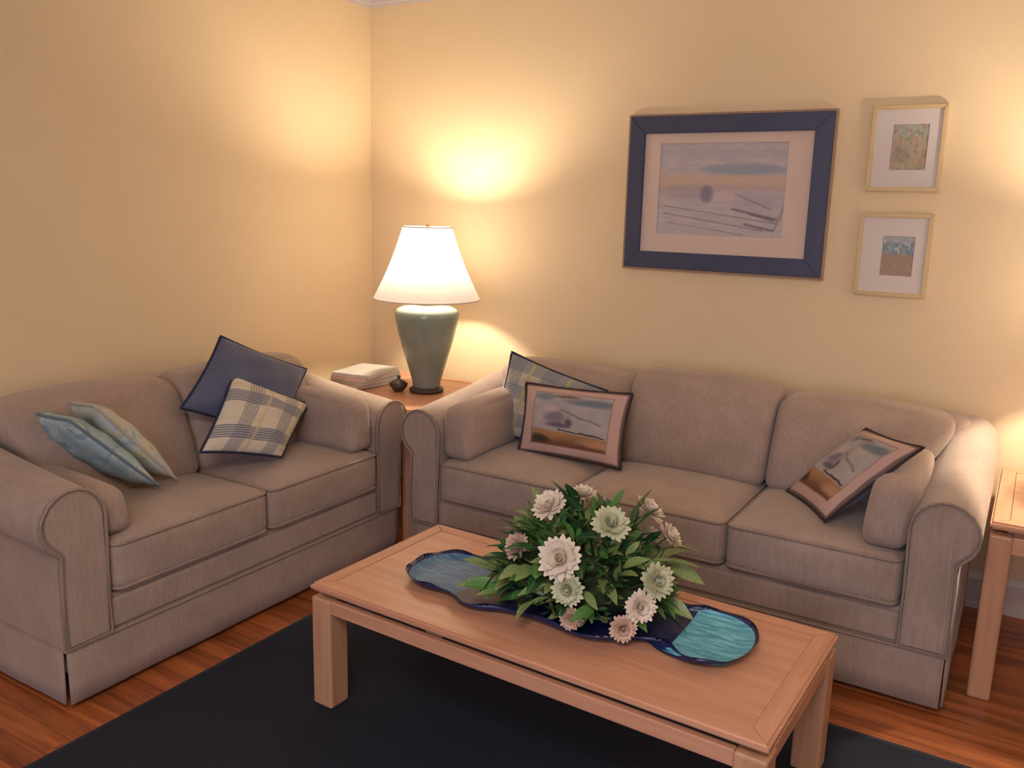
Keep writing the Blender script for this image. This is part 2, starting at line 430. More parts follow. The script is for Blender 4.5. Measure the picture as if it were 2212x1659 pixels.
# ------------------------------------------------------------------ throw pillows
def pillow(name, label, TL, TR, BL, BR, thick, mat, pmat, back=None, group='throw pillows on the two sofas', pr=0.005, fwd=0.0):
    TL, TR, BL, BR = map(Vector, (TL, TR, BL, BR)); eye = Vector((3.127, -3.678, 1.5))
    TL, TR, BL, BR = [p+(eye-p)*fwd for p in (TL, TR, BL, BR)]
    cen = (TL+TR+BL+BR)/4
    zmin = min(TL.z, TR.z, BL.z, BR.z)
    base = Vector((cen.x, cen.y, zmin))
    t = thing(name, label, 'pillow', base, 0, group)
    nrm = ((TR-TL)+(BR-BL)).cross((TL-BL)+(TR-BR)).normalized()
    n = 22
    def pos(s, q, h):
        pin = 0.055
        s2 = s*(1-pin*(1-q*q)*abs(s)**3); q2 = q*(1-pin*(1-s*s)*abs(q)**3)
        u, v = (s2+1)/2, (q2+1)/2
        p = (BL*(1-u)+BR*u)*(1-v) + (TL*(1-u)+TR*u)*v
        prof = max(0.0, (1-abs(s)**2.6)*(1-abs(q)**2.6))**0.62
        wr = 0.004*math.sin(7*s+3*q)*prof + 0.003*math.sin(11*q-5*s)*prof
        return p + nrm*(h*(thick/2)*prof + wr) - base
    vs = []; uv = []; fs = []; fm = []
    idx = {}
    for h in (1, -1):
        for j in range(n+1):
            for i in range(n+1):
                if h < 0 and (i in (0, n) or j in (0, n)): idx[h, i, j] = idx[1, i, j]; continue
                s = -math.cos(math.pi*i/n)*0.35 + (2*i/n-1)*0.65; q = -math.cos(math.pi*j/n)*0.35 + (2*j/n-1)*0.65
                idx[h, i, j] = len(vs); vs.append(pos(s, q, h)); uv.append(((s+1)/2, (q+1)/2))
        for j in range(n):
            for i in range(n):
                f = (idx[h, i, j], idx[h, i+1, j], idx[h, i+1, j+1], idx[h, i, j+1])
                fs.append(f if h > 0 else f[::-1]); fm.append(0 if h > 0 or not back else 1)
    c = mesh_obj('cover', vs, fs, mat, t, True, uvs=uv, mats=[mat, back] if back else [mat], fmat=fm)
    rim = []
    g = lambda k: -math.cos(math.pi*k/n)*0.35 + (2*k/n-1)*0.65
    for i in range(n): rim.append(pos(g(i), -1, 0))
    for j in range(n): rim.append(pos(1, g(j), 0))
    for i in range(n, 0, -1): rim.append(pos(g(i), 1, 0))
    for j in range(n, 0, -1): rim.append(pos(-1, g(j), 0))
    tube('piping', rim, pr, pmat, t, True, 6)
    return t

def cloth_bump(n): n.bump(n.noise(n.coord(), 350, 2, 0.6), 0.25, 0.0008); return n.m

def plaid_mat(name, base, vert, horiz, thin, accent, vc, hc):
    n = NT(name, 0.9); uv = n.sep(n.coord('UV')); u, v = uv[0], uv[1]
    c = base
    def grp(c, x, centre, hw, col, amt):
        m = n.mul(n.band(x, centre, hw, 0.003), amt)
        return n.mix(m, c, col)
    for q in vc:
        c = grp(c, u, q, 0.075, vert, 0.45)
        for d in (-0.075, -0.045, -0.015, 0.015, 0.045, 0.075): c = grp(c, u, q+d, 0.006, thin, 0.55)
    for q in hc:
        c = grp(c, v, q, 0.075, horiz, 0.55)
        for d in (-0.075, -0.045, -0.015, 0.015, 0.045, 0.075): c = grp(c, v, q+d, 0.006, thin, 0.8)
    for q in vc: c = grp(c, u, q+0.17, 0.018, accent, 0.7)
    for q in hc: c = grp(c, v, q+0.17, 0.018, accent, 0.35)
    n.color(c); return cloth_bump(n)
m_plaid = plaid_mat('cream_navy_plaid', (0.60, 0.55, 0.47), (0.32, 0.33, 0.40), (0.26, 0.28, 0.35), (0.045, 0.055, 0.13), (0.50, 0.46, 0.24), (0.30, 0.76), (0.24, 0.72))
m_plaid2 = plaid_mat('pale_grey_plaid', (0.50, 0.43, 0.36), (0.22, 0.26, 0.30), (0.25, 0.29, 0.31), (0.10, 0.12, 0.18), (0.42, 0.40, 0.14), (0.12, 0.50, 0.88), (0.22, 0.56, 0.90))
m_navy = sofa_fabric('slate_navy_cloth', (0.085, 0.10, 0.175))
m_navyp = plain('navy_piping', (0.012, 0.018, 0.055), 0.8)
m_darkp = plain('dark_brown_piping', (0.035, 0.02, 0.022), 0.8)
m_aquap = plain('blue_grey_piping', (0.14, 0.20, 0.27), 0.8)
m_creamp = plain('cream_piping', (0.45, 0.40, 0.33), 0.8)

def floral_mat(name, base, a, b, sc):
    n = NT(name, 0.9); co = n.coord('UV'); f1 = n.noise(co, sc, 3, 0.6, 1.2); f2 = n.noise(n.mapping(co, (1, 1, 1), (4.3, 1.7, 2)), sc*1.3, 3, 0.6, 1.0)
    c = n.mix(n.smooth(f1, 0.50, 0.60), base, a); c = n.mix(n.smooth(f2, 0.55, 0.64), c, b); n.color(c); return cloth_bump(n)
m_aqua = floral_mat('aqua_print_cloth', (0.33, 0.46, 0.52), (0.46, 0.54, 0.53), (0.22, 0.33, 0.42), 6)
m_floral = floral_mat('pale_floral_cloth', (0.50, 0.54, 0.53), (0.60, 0.53, 0.34), (0.34, 0.44, 0.50), 7)

def scene_mat():
    n = NT('needlepoint_beach', 0.9); uv = n.sep(n.coord('UV')); u, v = uv[0], uv[1]
    ns = n.noise(n.coord('UV'), 6, 3, 0.6); du = n.math('ADD', u, n.mul(n.math('SUBTRACT', ns, 0.5), 0.06)); dv = n.math('ADD', v, n.mul(n.math('SUBTRACT', ns, 0.5), 0.07))
    c = (0.34, 0.32, 0.315)                                   # pale grey-blue sea air
    c = n.mix(n.mul(n.smooth(ns, 0.42, 0.6), 0.6), c, (0.42, 0.355, 0.37))
    c = n.mix(n.ell(du, dv, 0.72, 0.78, 0.24, 0.05, 0.5), c, (0.15, 0.18, 0.21))   # dark cloud bars
    c = n.mix(n.ell(du, dv, 0.24, 0.82, 0.10, 0.05, 0.5), c, (0.17, 0.21, 0.22))
    c = n.mix(n.ell(du, dv, 0.44, 0.84, 0.12, 0.02, 0.5), c, (0.17, 0.10, 0.09))
    c = n.mix(n.ell(du, dv, 0.31, 0.66, 0.08, 0.05, 0.5), c, (0.47, 0.37, 0.37))
    c = n.mix(n.ell(du, dv, 0.36, 0.53, 0.09, 0.07, 0.5), c, (0.20, 0.165, 0.22))
    c = n.mix(n.line(du, dv, 0.40, 0.64, 0.80, 0.50, 0.012), c, (0.24, 0.20, 0.18))
    c = n.mix(n.ell(du, dv, 0.50, 0.47, 0.035, 0.06, 0.5), c, (0.17, 0.09, 0.09))
    c = n.mix(n.ell(du, dv, 0.40, 0.43, 0.10, 0.035, 0.5), c, (0.13, 0.10, 0.15))
    sand = n.math('SUBTRACT', 1.0, n.smooth(n.math('ADD', dv, n.mul(u, 0.06)), 0.36, 0.375))
    c = n.mix(sand, c, n.mix(n.smooth(dv, 0.14, 0.34), (0.13, 0.055, 0.03), (0.36, 0.19, 0.085)))
    c = n.mix(n.ell(du, dv, 0.24, 0.22, 0.10, 0.055, 0.5), c, (0.045, 0.03, 0.02))
    c = n.mix(n.ell(du, dv, 0.78, 0.24, 0.16, 0.05, 0.5), c, (0.42, 0.22, 0.13))
    c = n.mix(n.line(du, dv, 0.40, 0.37, 0.84, 0.335, 0.010), c, (0.09, 0.05, 0.035))
    inner = n.rect(u, v, 0.145, 0.865, 0.15, 0.88)
    c = n.mix(inner, (0.50, 0.335, 0.295), c)
    edge = n.math('SUBTRACT', n.rect(u, v, 0.135, 0.875, 0.138, 0.892), inner, clamp=True)
    c = n.mix(n.mul(edge, 0.7), c, (0.22, 0.10, 0.075))
    outer = n.math('SUBTRACT', 1.0, n.rect(u, v, 0.03, 0.97, 0.04, 0.96), clamp=True)
    c = n.mix(n.mul(outer, 0.8), c, (0.10, 0.055, 0.05))
    n.color(c); return cloth_bump(n)
m_scene = scene_mat()

pillow('throw_pillow', 'large plain navy pillow leaning in the far corner of the loveseat behind the plaid one', (0.34, -1.33, 0.955), (0.36, -0.875, 0.755), (0.44, -1.615, 0.725), (0.50, -1.18, 0.52), 0.12, m_navy, m_navyp, fwd=0.030)
pillow('throw_pillow', 'cream and navy plaid pillow leaning in front of the plain navy pillow', (0.46, -1.38, 0.820), (0.51, -1.02, 0.640), (0.62, -1.68, 0.600), (0.665, -1.33, 0.505), 0.10, m_plaid, m_navyp, fwd=0.024)
pillow('throw_pillow', 'pale aqua printed pillow, the lower of two leaning on the near loveseat arm', (0.30, -2.135, 0.80), (0.64, -2.17, 0.82), (0.36, -1.86, 0.530), (0.68, -1.90, 0.545), 0.10, m_aqua, m_aquap)
pillow('throw_pillow', 'pale floral pillow, the upper of two leaning near the loveseat near arm', (0.28, -2.01, 0.81), (0.60, -2.06, 0.84), (0.36, -1.71, 0.525), (0.64, -1.80, 0.535), 0.10, m_floral, m_creamp)
pillow('throw_pillow', 'pale grey plaid pillow in the left corner of the long sofa behind the beach pillow', (1.165, -0.43, 0.865), (1.63, -0.41, 0.745), (1.13, -0.53, 0.505), (1.56, -0.56, 0.500), 0.11, m_plaid2, m_navyp, fwd=0.012)
pillow('throw_pillow', 'pink-bordered beach scene pillow propped upright before the grey plaid pillow', (1.315, -0.555, 0.765), (1.795, -0.525, 0.775), (1.345, -0.655, 0.492), (1.815, -0.655, 0.495), 0.10, m_scene, m_darkp, m_navy, fwd=0.012)
pillow('throw_pillow', 'pink-bordered beach scene pillow slumped against the right arm of the long sofa', (2.665, -0.46, 0.755), (2.885, -0.80, 0.800), (2.43, -0.55, 0.500), (2.625, -0.84, 0.515), 0.10, m_scene, m_darkp, m_navy)

# ------------------------------------------------------------------ wooden tables
def make_table(name, label, loc, rz, w, d, h, leg, ap, shelf=None, group=None):
    """origin at floor centre; inset panel in a mitred lip, dark groove, apron, square legs"""
    t = thing(name, label, 'table', loc, rz, group)
    X, Y = w/2, d/2; th = 0.023; fr = 0.052
    bm = bmesh.new(); box_bm(bm, -X+fr, X-fr, -Y+fr, Y-fr, h-th+0.004, h-0.0012, 0.0015, 1); bm_obj('top_panel', bm, m_oak, t)
    for (nm, pts) in (('x', None),): pass
    def mitre(p, mat):     # quad prism
        vs = [(a, b, h-th) for a, b in p]+[(a, b, h) for a, b in p]
        bm = bmesh.new(); v = [bm.verts.new(q) for q in vs]
        for f in ((3, 2, 1, 0), (4, 5, 6, 7), (0, 1, 5, 4), (1, 2, 6, 5), (2, 3, 7, 6), (3, 0, 4, 7)): bm.faces.new([v[i] for i in f])
        bm.normal_update()
        es = [e for e in bm.edges if all(abs(abs(q.co.x)-X) < 1e-5 for q in e.verts) or all(abs(abs(q.co.y)-Y) < 1e-5 for q in e.verts)]
        es = [e for e in es if abs(e.verts[0].co.z-e.verts[1].co.z) < 1e-5]
        bmesh.ops.bevel(bm, geom=es, offset=0.007, segments=3, affect='EDGES')
        return bm_obj('top_border', bm, mat, t)
    g = 0.0004
    mitre([(-X+g, -Y), (X-g, -Y), (X-fr-g, -Y+fr-0.001), (-X+fr+g, -Y+fr-0.001)], m_oak)
    mitre([(X-g, Y), (-X+g, Y), (-X+fr+g, Y-fr+0.001), (X-fr-g, Y-fr+0.001)], m_oak)
    mitre([(X, -Y+g), (X, Y-g), (X-fr+0.001, Y-fr-g), (X-fr+0.001, -Y+fr+g)], m_oak_y)
    mitre([(-X, Y-g), (-X, -Y+g), (-X+fr-0.001, -Y+fr+g), (-X+fr-0.001, Y-fr-g)], m_oak_y)
    zg = h-th; ga = 0.018                                      # shadow groove under the top
    box('groove_rail', -X+0.050, X-0.050, -Y+0.050, Y-0.050, zg-ga, zg, m_oak, t)
    a0 = zg-ga-ap; a1 = zg-ga; i = 0.006
    box('apron', -X+leg, X-leg, -Y+i, -Y+i+0.022, a0, a1, m_oak, t, 0.003)
    box('apron', -X+leg, X-leg, Y-i-0.022, Y-i, a0, a1, m_oak, t, 0.003)
    box('apron', -X+i, -X+i+0.022, -Y+leg, Y-leg, a0, a1, m_oak_y, t, 0.003)
    box('apron', X-i-0.022, X-i, -Y+leg, Y-leg, a0, a1, m_oak_y, t, 0.003)
    for sx in (-1, 1):
        for sy in (-1, 1):
            x0, x1 = (-X+0.001, -X+0.001+leg) if sx < 0 else (X-0.001-leg, X-0.001)
            y0, y1 = (-Y+0.001, -Y+0.001+leg) if sy < 0 else (Y-0.001-leg, Y-0.001)
            box('leg', x0, x1, y0, y1, 0.0, a1, m_oak_z, t, 0.008, 3)
    if shelf:
        box('shelf', -X+0.02, X-0.02, -Y+0.02, Y-0.02, shelf-0.018, shelf, m_oak, t, 0.003)
    return t
make_table('coffee_table', 'low rectangular blond wood coffee table standing on the navy rug', (2.094, -1.655, 0.0072), math.radians(-2.0), 1.362, 0.612, 0.389, 0.076, 0.042)
make_table('end_table', 'square wooden end table in the room corner under the lit green lamp', (0.525, -0.415, 0), 0, 0.70, 0.70, 0.615, 0.060, 0.055, None, 'end tables beside the sofas')
make_table('end_table', 'wooden end table at the right edge beyond the long sofa arm', (3.42, -0.405, 0), 0, 0.66, 0.70, 0.590, 0.066, 0.055, None, 'end tables beside the sofas')

# ------------------------------------------------------------------ lamps
m_shade = NT('lampshade_cloth', 0.9)
_t = m_shade.t; _tr = _t.nodes.new('ShaderNodeBsdfTranslucent'); _df = _t.nodes.new('ShaderNodeBsdfDiffuse'); _mx = _t.nodes.new('ShaderNodeMixShader')
_cc = m_shade.mix(m_shade.noise(m_shade.mapping(m_shade.coord(), (30, 30, 4)), 8, 2), (0.42, 0.395, 0.39), (0.47, 0.445, 0.44))
_t.links.new(_cc, _tr.inputs[0]); _t.links.new(_cc, _df.inputs[0]); _mx.inputs[0].default_value = 0.42
_t.links.new(_df.outputs[0], _mx.inputs[1]); _t.links.new(_tr.outputs[0], _mx.inputs[2]); _t.links.new(_mx.outputs[0], _t.nodes['Material Output'].inputs[0]); m_shade = m_shade.m
m_shadet = plain('shade_trim', (0.80, 0.70, 0.60), 0.8)
m_glaze = plain('sage_grey_glaze', (0.20, 0.235, 0.20), 0.12, 0.2, 5)
m_brass = plain('aged_brass', (0.60, 0.42, 0.18), 0.3, 0.1, 10, metal=1.0)
m_bulb = NT('bulb_glass', 0.4); m_bulb.color((1.0, 0.95, 0.85)); m_bulb.b.inputs['Emission Color'].default_value = (1, 0.78, 0.5, 1); m_bulb.b.inputs['Emission Strength'].default_value = 4.0; m_bulb = m_bulb.m
m_foot = plain('dark_wood_foot', (0.05, 0.03, 0.02), 0.5)

def make_lamp(label, x, y, z, power):
    t = thing('table_lamp', label, 'lamp', (x, y, z), 0, 'table lamps on the end tables')
    lathe('foot', [(0.075, 0), (0.082, 0.004), (0.082, 0.016), (0.070, 0.022)], m_foot, t)
    body = [(0.062, 0.020), (0.066, 0.030), (0.068, 0.05), (0.082, 0.10), (0.100, 0.16), (0.118, 0.22), (0.134, 0.28), (0.146, 0.33), (0.152, 0.365), (0.150, 0.385), (0.140, 0.398), (0.115, 0.408), (0.070, 0.414), (0.045, 0.418)]
    k = (z_sh := 1.0)
    lathe('vase_body', body, m_glaze, t)
    lathe('neck_cap', [(0.048, 0.417), (0.050, 0.424), (0.030, 0.430), (0.014, 0.440), (0.012, 0.50), (0.020, 0.505), (0.020, 0.545), (0.014, 0.55)], m_brass, t, 24)
    # harp
    hp = [(0.022, 0, 0.50)] + [(0.05*math.sin(math.radians(a))*1.0, 0, 0.635-0.125*math.cos(math.radians(a))) for a in range(25, 181, 12)]
    hp2 = [(-p[0], 0, p[2]) for p in hp]
    tube('harp', hp + hp2[::-1][1:], 0.0022, m_brass, t, False, 6)
    # shade: thin two-sided shell
    r0, r1, z0, z1 = 0.250, 0.114, 0.446, 0.776
    sh = []
    for i in range(13):
        f = i/12; r = r0+(r1-r0)*f - 0.010*math.sin(math.pi*f); sh.append((r, z0+(z1-z0)*f))
    s = lathe('lamp_shade', sh, m_shade, t, 64, cap=False)
    for (rr, zz) in ((r0, z0), (r1, z1)):
        tube('shade_trim', [(rr*math.cos(2*math.pi*i/64), rr*math.sin(2*math.pi*i/64), zz) for i in range(64)], 0.004, m_shadet, s, True, 6)
    for a in (0, 120, 240):
        tube('spider_arm', [(0.006*math.cos(math.radians(a)), 0.006*math.sin(math.radians(a)), 0.760), (r1*math.cos(math.radians(a)), r1*math.sin(math.radians(a)), z1-0.004)], 0.0018, m_brass, s, False, 6)
    lathe('finial', [(0.004, 0.757), (0.010, 0.762), (0.006, 0.768), (0.010, 0.776), (0.009, 0.784), (0.001, 0.79)], m_brass, t, 16)
    lathe('bulb', [(0.012, 0.550), (0.014, 0.562), (0.028, 0.590), (0.031, 0.612), (0.024, 0.636), (0.010, 0.648), (0.001, 0.650)], m_bulb, t, 24)
    l = bpy.data.lights.new('bulb_light', 'POINT'); l.energy = power; l.color = LAMP_COL; l.shadow_soft_size = 0.035
    o = bpy.data.objects.new('bulb_light', l); C.objects.link(o); o.parent = t; o.location = (0, 0, 0.704)
    return t
make_lamp('lit lamp with white shade and grey-green vase body on the corner table', 0.675, -0.40, 0.615, LAMP_POWER)
make_lamp('lit lamp with white shade on the right end table beside the long sofa', 3.45, -0.38, 0.590, LAMP_POWER*1.45)

# ------------------------------------------------------------------ small things on the corner table
m_paper = plain('printed_paper', (0.62, 0.60, 0.56), 0.6, 0.15, 30)
m_cover = [plain('magazine_cover', c, 0.35, 0.3, 12) for c in ((0.60, 0.58, 0.52), (0.42, 0.46, 0.48), (0.58, 0.50, 0.44), (0.50, 0.50, 0.50))]
zt = 0.6155
mag_labels = ['pale magazine at the bottom of the small pile on the corner table', 'grey-blue magazine second from bottom of the small pile on the corner table', 'tan magazine third from bottom of the pile on the corner table', 'grey magazine topmost of the small pile on the corner table']
for i in range(4):
    t = thing('magazine', mag_labels[i], 'magazine', (0.325+0.004*i, -0.43-0.006*i, zt+i*0.0185), math.radians(-12+7*i), 'magazines on the corner table')
    box('cover', -0.105, 0.105, -0.14, 0.14, 0.0, 0.0180, m_cover[i], t, 0.001, 1)
    box('pages', -0.104, 0.1062, -0.138, 0.138, 0.0015, 0.0165, m_paper, t)
t = thing('trinket_dish', 'small dark round lidded dish at the foot of the green lamp', 'dish', (0.565, -0.475, zt))
m_dish = plain('dark_pewter', (0.10, 0.09, 0.08), 0.3, 0.2, 12, metal=0.6)
lathe('bowl', [(0.022, 0), (0.026, 0.004), (0.040, 0.022), (0.044, 0.034)], m_dish, t, 32)
lathe('lid', [(0.046, 0.035), (0.044, 0.040), (0.026, 0.052), (0.008, 0.058), (0.006, 0.064), (0.010, 0.070), (0.002, 0.076)], m_dish, t, 32)

# ------------------------------------------------------------------ pictures on the wall
m_navyframe = plain('navy_frame_lacquer', (0.050, 0.060, 0.120), 0.45, 0.2, 20)
m_matte = plain('cream_mat_board', (0.66, 0.53, 0.47), 0.85, 0.04, 5)
m_white_mat = plain('white_mat_board', (0.66, 0.61, 0.60), 0.85, 0.04, 5)
m_goldframe = plain('pale_gold_frame', (0.62, 0.47, 0.24), 0.45, 0.1, 15)
m_tanedge = plain('tan_frame_edge', (0.36, 0.23, 0.14), 0.5, 0.1, 15)

def big_print():
    n = NT('shore_watercolour', 0.8); uvn = n.coord('UV'); uv = n.sep(uvn); u0, v0 = uv[0], uv[1]
    ns = n.noise(n.mapping(uvn, (2.0, 6.0, 1)), 3, 4, 0.6, 0.5); n2 = n.noise(uvn, 9, 3, 0.6)
    u = u0; v = n.math('ADD', v0, n.mul(n.math('SUBTRACT', ns, 0.5), 0.05))
    c = (0.46, 0.43, 0.47)
    c = n.mix(n.smooth(ns, 0.42, 0.62), c, (0.54, 0.48, 0.50))
    c = n.mix(n.mul(n.band(v, 0.88, 0.04, 0.03), 0.5), c, (0.38, 0.40, 0.48))
    c = n.mix(n.mul(n.ell(u, v, 0.68, 0.71, 0.33, 0.055, 0.4), 0.85), c, (0.27, 0.33, 0.44))
    c = n.mix(n.mul(n.band(v, 0.60, 0.055, 0.03), 0.6), c, (0.60, 0.43, 0.27))
    c = n.mix(n.mul(n.band(v, 0.52, 0.03, 0.02), 0.5), c, (0.46, 0.33, 0.28))
    c = n.mix(n.mul(n.ell(u, v, 0.22, 0.46, 0.20, 0.07, 0.5), 0.55), c, (0.36, 0.30, 0.32))
    c = n.mix(n.mul(n.ell(u, v, 0.40, 0.45, 0.05, 0.09, 0.4), 0.8), c, (0.19, 0.18, 0.28))
    c = n.mix(n.mul(n.ell(u, v, 0.55, 0.42, 0.10, 0.06, 0.5), 0.6), c, (0.60, 0.48, 0.48))
    c = n.mix(n.mul(n.ell(u, v, 0.80, 0.37, 0.19, 0.10, 0.5), 0.45), c, (0.36, 0.34, 0.42))
    for (a, b, d, e, w, k) in ((0.05, 0.32, 0.95, 0.16, 0.008, 0.5), (0.05, 0.24, 0.85, 0.08, 0.008, 0.5), (0.08, 0.14, 0.7, 0.03, 0.007, 0.45), (0.60, 0.30, 0.95, 0.20, 0.012, 0.8),
                               (0.70, 0.145, 0.93, 0.08, 0.013, 0.75), (0.74, 0.25, 0.93, 0.185, 0.011, 0.75), (0.93, 0.08, 1.0, 0.36, 0.010, 0.4), (0.62, 0.46, 0.9, 0.30, 0.008, 0.5)):
        c = n.mix(n.mul(n.line(u0, v0, a, b, d, e, w), k), c, (0.17, 0.14, 0.17))
    edge = n.math('SUBTRACT', 1.0, n.rect(u0, v0, 0.008, 0.992, 0.012, 0.988), clamp=True)
    c = n.mix(n.mul(edge, 0.5), c, (0.30, 0.28, 0.30)); n.color(c); return n.m

def small_print(kind):
    n = NT('small_print_'+kind, 0.8); uvn = n.coord('UV'); uv = n.sep(uvn); u, v = uv[0], uv[1]
    a = n.noise(uvn, 7, 3, 0.6, 0.8); b = n.noise(n.mapping(uvn, (1, 1, 1), (3, 5, 1)), 8, 3, 0.6, 0.8)
    if kind == 'garden':
        c = n.mix(n.smooth(v, 0.6, 0.8), (0.40, 0.36, 0.28), (0.38, 0.40, 0.38))
        c = n.mix(n.mul(n.smooth(a, 0.5, 0.6), 0.8), c, (0.20, 0.27, 0.15)); c = n.mix(n.mul(n.smooth(b, 0.52, 0.6), 0.8), c, (0.48, 0.24, 0.22))
        c = n.mix(n.mul(n.ell(u, v, 0.3, 0.35, 0.22, 0.18, 0.5), 0.4), c, (0.24, 0.18, 0.17))
    else:
        c = n.mix(n.smooth(v, 0.52, 0.56), (0.33, 0.25, 0.21), (0.16, 0.27, 0.34))
        c = n.mix(n.smooth(v, 0.78, 0.86), c, (0.33, 0.38, 0.45))
        c = n.mix(n.mul(n.smooth(a, 0.5, 0.62), n.smooth(v, 0.5, 0.6)), c, (0.46, 0.50, 0.54))
        c = n.mix(n.mul(n.smooth(b, 0.5, 0.62), 0.6), c, (0.42, 0.33, 0.27))
    edge = n.math('SUBTRACT', 1.0, n.rect(u, v, 0.03, 0.97, 0.025, 0.975), clamp=True)
    c = n.mix(n.mul(edge, 0.9), c, (0.10, 0.10, 0.10)); n.color(c); return n.m

def picture(label, x0, x1, z0, z1, fw, depth, fm, edge, mat_m, px0, px1, pz0, pz1, pmat, group='framed pictures on the back wall'):
    t = thing('framed_picture', label, 'picture', ((x0+x1)/2, 0, z0), 0, group)
    cx = (x0+x1)/2; X = (x1-x0)/2; Hh = z1-z0; Y0 = -0.002
    def side(p, q, r_, s):
        bm = bmesh.new(); vs = [bm.verts.new((a, Y0, b)) for a, b in (p, q, r_, s)] + [bm.verts.new((a, Y0-depth, b)) for a, b in (p, q, r_, s)]
        for f in ((0, 1, 2, 3), (7, 6, 5, 4), (0, 4, 5, 1), (1, 5, 6, 2), (2, 6, 7, 3), (3, 7, 4, 0)): bm.faces.new([vs[i] for i in f])
        bm.normal_update()
        es = [e for e in bm.edges if all(abs(v.co.y-(Y0-depth)) < 1e-6 for v in e.verts)]
        bmesh.ops.bevel(bm, geom=es, offset=0.0025, segments=2, affect='EDGES')
        return bm_obj('frame_side', bm, fm, t)
    side((-X, 0), (X, 0), (X-fw, fw), (-X+fw, fw)); side((X, Hh), (-X, Hh), (-X+fw, Hh-fw), (X-fw, Hh-fw))
    side((X, 0), (X, Hh), (X-fw, Hh-fw), (X-fw, fw)); side((-X, Hh), (-X, 0), (-X+fw, fw), (-X+fw, Hh-fw))
    if edge:
        bm = bmesh.new(); e = 0.009
        box_bm(bm, -X-e, X+e, Y0-depth+0.006, Y0, -e, 0, 0.001, 1); box_bm(bm, -X-e, X+e, Y0-depth+0.006, Y0, Hh, Hh+e, 0.001, 1)
        box_bm(bm, -X-e, -X, Y0-depth+0.006, Y0, 0, Hh, 0.001, 1); box_bm(bm, X, X+e, Y0-depth+0.006, Y0, 0, Hh, 0.001, 1)
        bm_obj('outer_edge', bm, edge, t)
    # mat board with a window cut in it, the print behind it
    a0, a1, b0, b1 = px0-cx, px1-cx, pz0-z0, pz1-z0; f = fw-0.004
    bm = bmesh.new(); ym = Y0-depth*0.55
    for (q0, q1, r0, r1) in ((-X+f, X-f, f, b0), (-X+f, X-f, b1, Hh-f), (-X+f, a0, b0, b1), (a1, X-f, b0, b1)): box_bm(bm, q0, q1, ym, ym+0.0022, r0, r1)
    bm_obj('mat_board', bm, mat_m, t)
    yp = ym+0.0026; g = 0.004
    vs = [(a0-g, yp, b0-g), (a1+g, yp, b0-g), (a1+g, yp, b1+g), (a0-g, yp, b1+g), (a0-g, yp+0.001, b0-g), (a1+g, yp+0.001, b0-g), (a1+g, yp+0.001, b1+g), (a0-g, yp+0.001, b1+g)]
    mesh_obj('print', vs, [(0, 1, 2, 3), (7, 6, 5, 4), (0, 4, 5, 1), (1, 5, 6, 2), (2, 6, 7, 3), (3, 7, 4, 0)], pmat, t, uvs=[(0, 0), (1, 0), (1, 1), (0, 1)]*2)
    return t
picture('large picture in a wide navy frame with a pale shore watercolour above the sofa', 1.503, 2.366, 1.244, 1.893, 0.072, 0.026, m_navyframe, m_tanedge, m_matte, 1.647, 2.195, 1.395, 1.780, big_print())
picture('upper small white-matted picture with a rosy garden print right of the navy frame', 2.500, 2.762, 1.590, 1.908, 0.016, 0.018, m_goldframe, None, m_white_mat, 2.578, 2.704, 1.670, 1.837, small_print('garden'))
picture('lower small white-matted picture with a blue sea print right of the navy frame', 2.495, 2.757, 1.190, 1.508, 0.016, 0.018, m_goldframe, None, m_white_mat, 2.585, 2.700, 1.270, 1.422, small_print('sea'))

# ------------------------------------------------------------------ ruffled glass dish on the coffee table
ZT = 0.3975
dish = thing('glass_platter', 'long ruffled blue glass platter under the flowers on the coffee table', 'dish', (2.11, -1.63, ZT))
m_gnavy = plain('navy_glass', (0.012, 0.018, 0.085), 0.28, 0.3, 8)
def ribbed(name, a, b):
    n = NT(name, 0.42); co = n.coord(); f = n.noise(n.mapping(co, (10, 60, 10), (0, 0, 0), (0, 0, 0.2)), 1.5, 3, 0.6, 0.4)
    n.color(n.mix(n.smooth(f, 0.35, 0.65), a, b)); n.bump(f, 0.5, 0.004); return n.m
m_aq1 = ribbed('aqua_glass', (0.06, 0.31, 0.46), (0.20, 0.58, 0.70))
m_aq2 = ribbed('blue_glass', (0.035, 0.11, 0.24), (0.09, 0.23, 0.39))
top = [(1.595, -1.645), (1.610, -1.590), (1.660, -1.548), (1.730, -1.538), (1.800, -1.530), (1.860, -1.500), (1.930, -1.455), (2.02, -1.430), (2.12, -1.425), (2.22, -1.432), (2.300, -1.452), (2.360, -1.480), (2.420, -1.490), (2.470, -1.478), (2.540, -1.480), (2.600, -1.520), (2.628, -1.590)]
bot = [(1.598, -1.715), (1.625, -1.765), (1.690, -1.800), (1.745, -1.795), (1.800, -1.800), (1.850, -1.830), (1.905, -1.832), (1.960, -1.808), (2.040, -1.795), (2.130, -1.800), (2.230, -1.812), (2.310, -1.785), (2.370, -1.738), (2.430, -1.728), (2.480, -1.760), (2.530, -1.772), (2.590, -1.740), (2.625, -1.670)]
outl = bot + top[::-1]
dens = []
def crom(P, i, f):
    p0, p1, p2, p3 = (P[(i+k) % len(P)] for k in (-1, 0, 1, 2))
    return tuple(0.5*((2*b)+(-a+c)*f+(2*a-5*b+4*c-d)*f*f+(-a+3*b-3*c+d)*f**3) for a, b, c, d in zip(p0, p1, p2, p3))
for i in range(len(outl)):
    for k in range(4): dens.append(crom(outl, i, k/4))
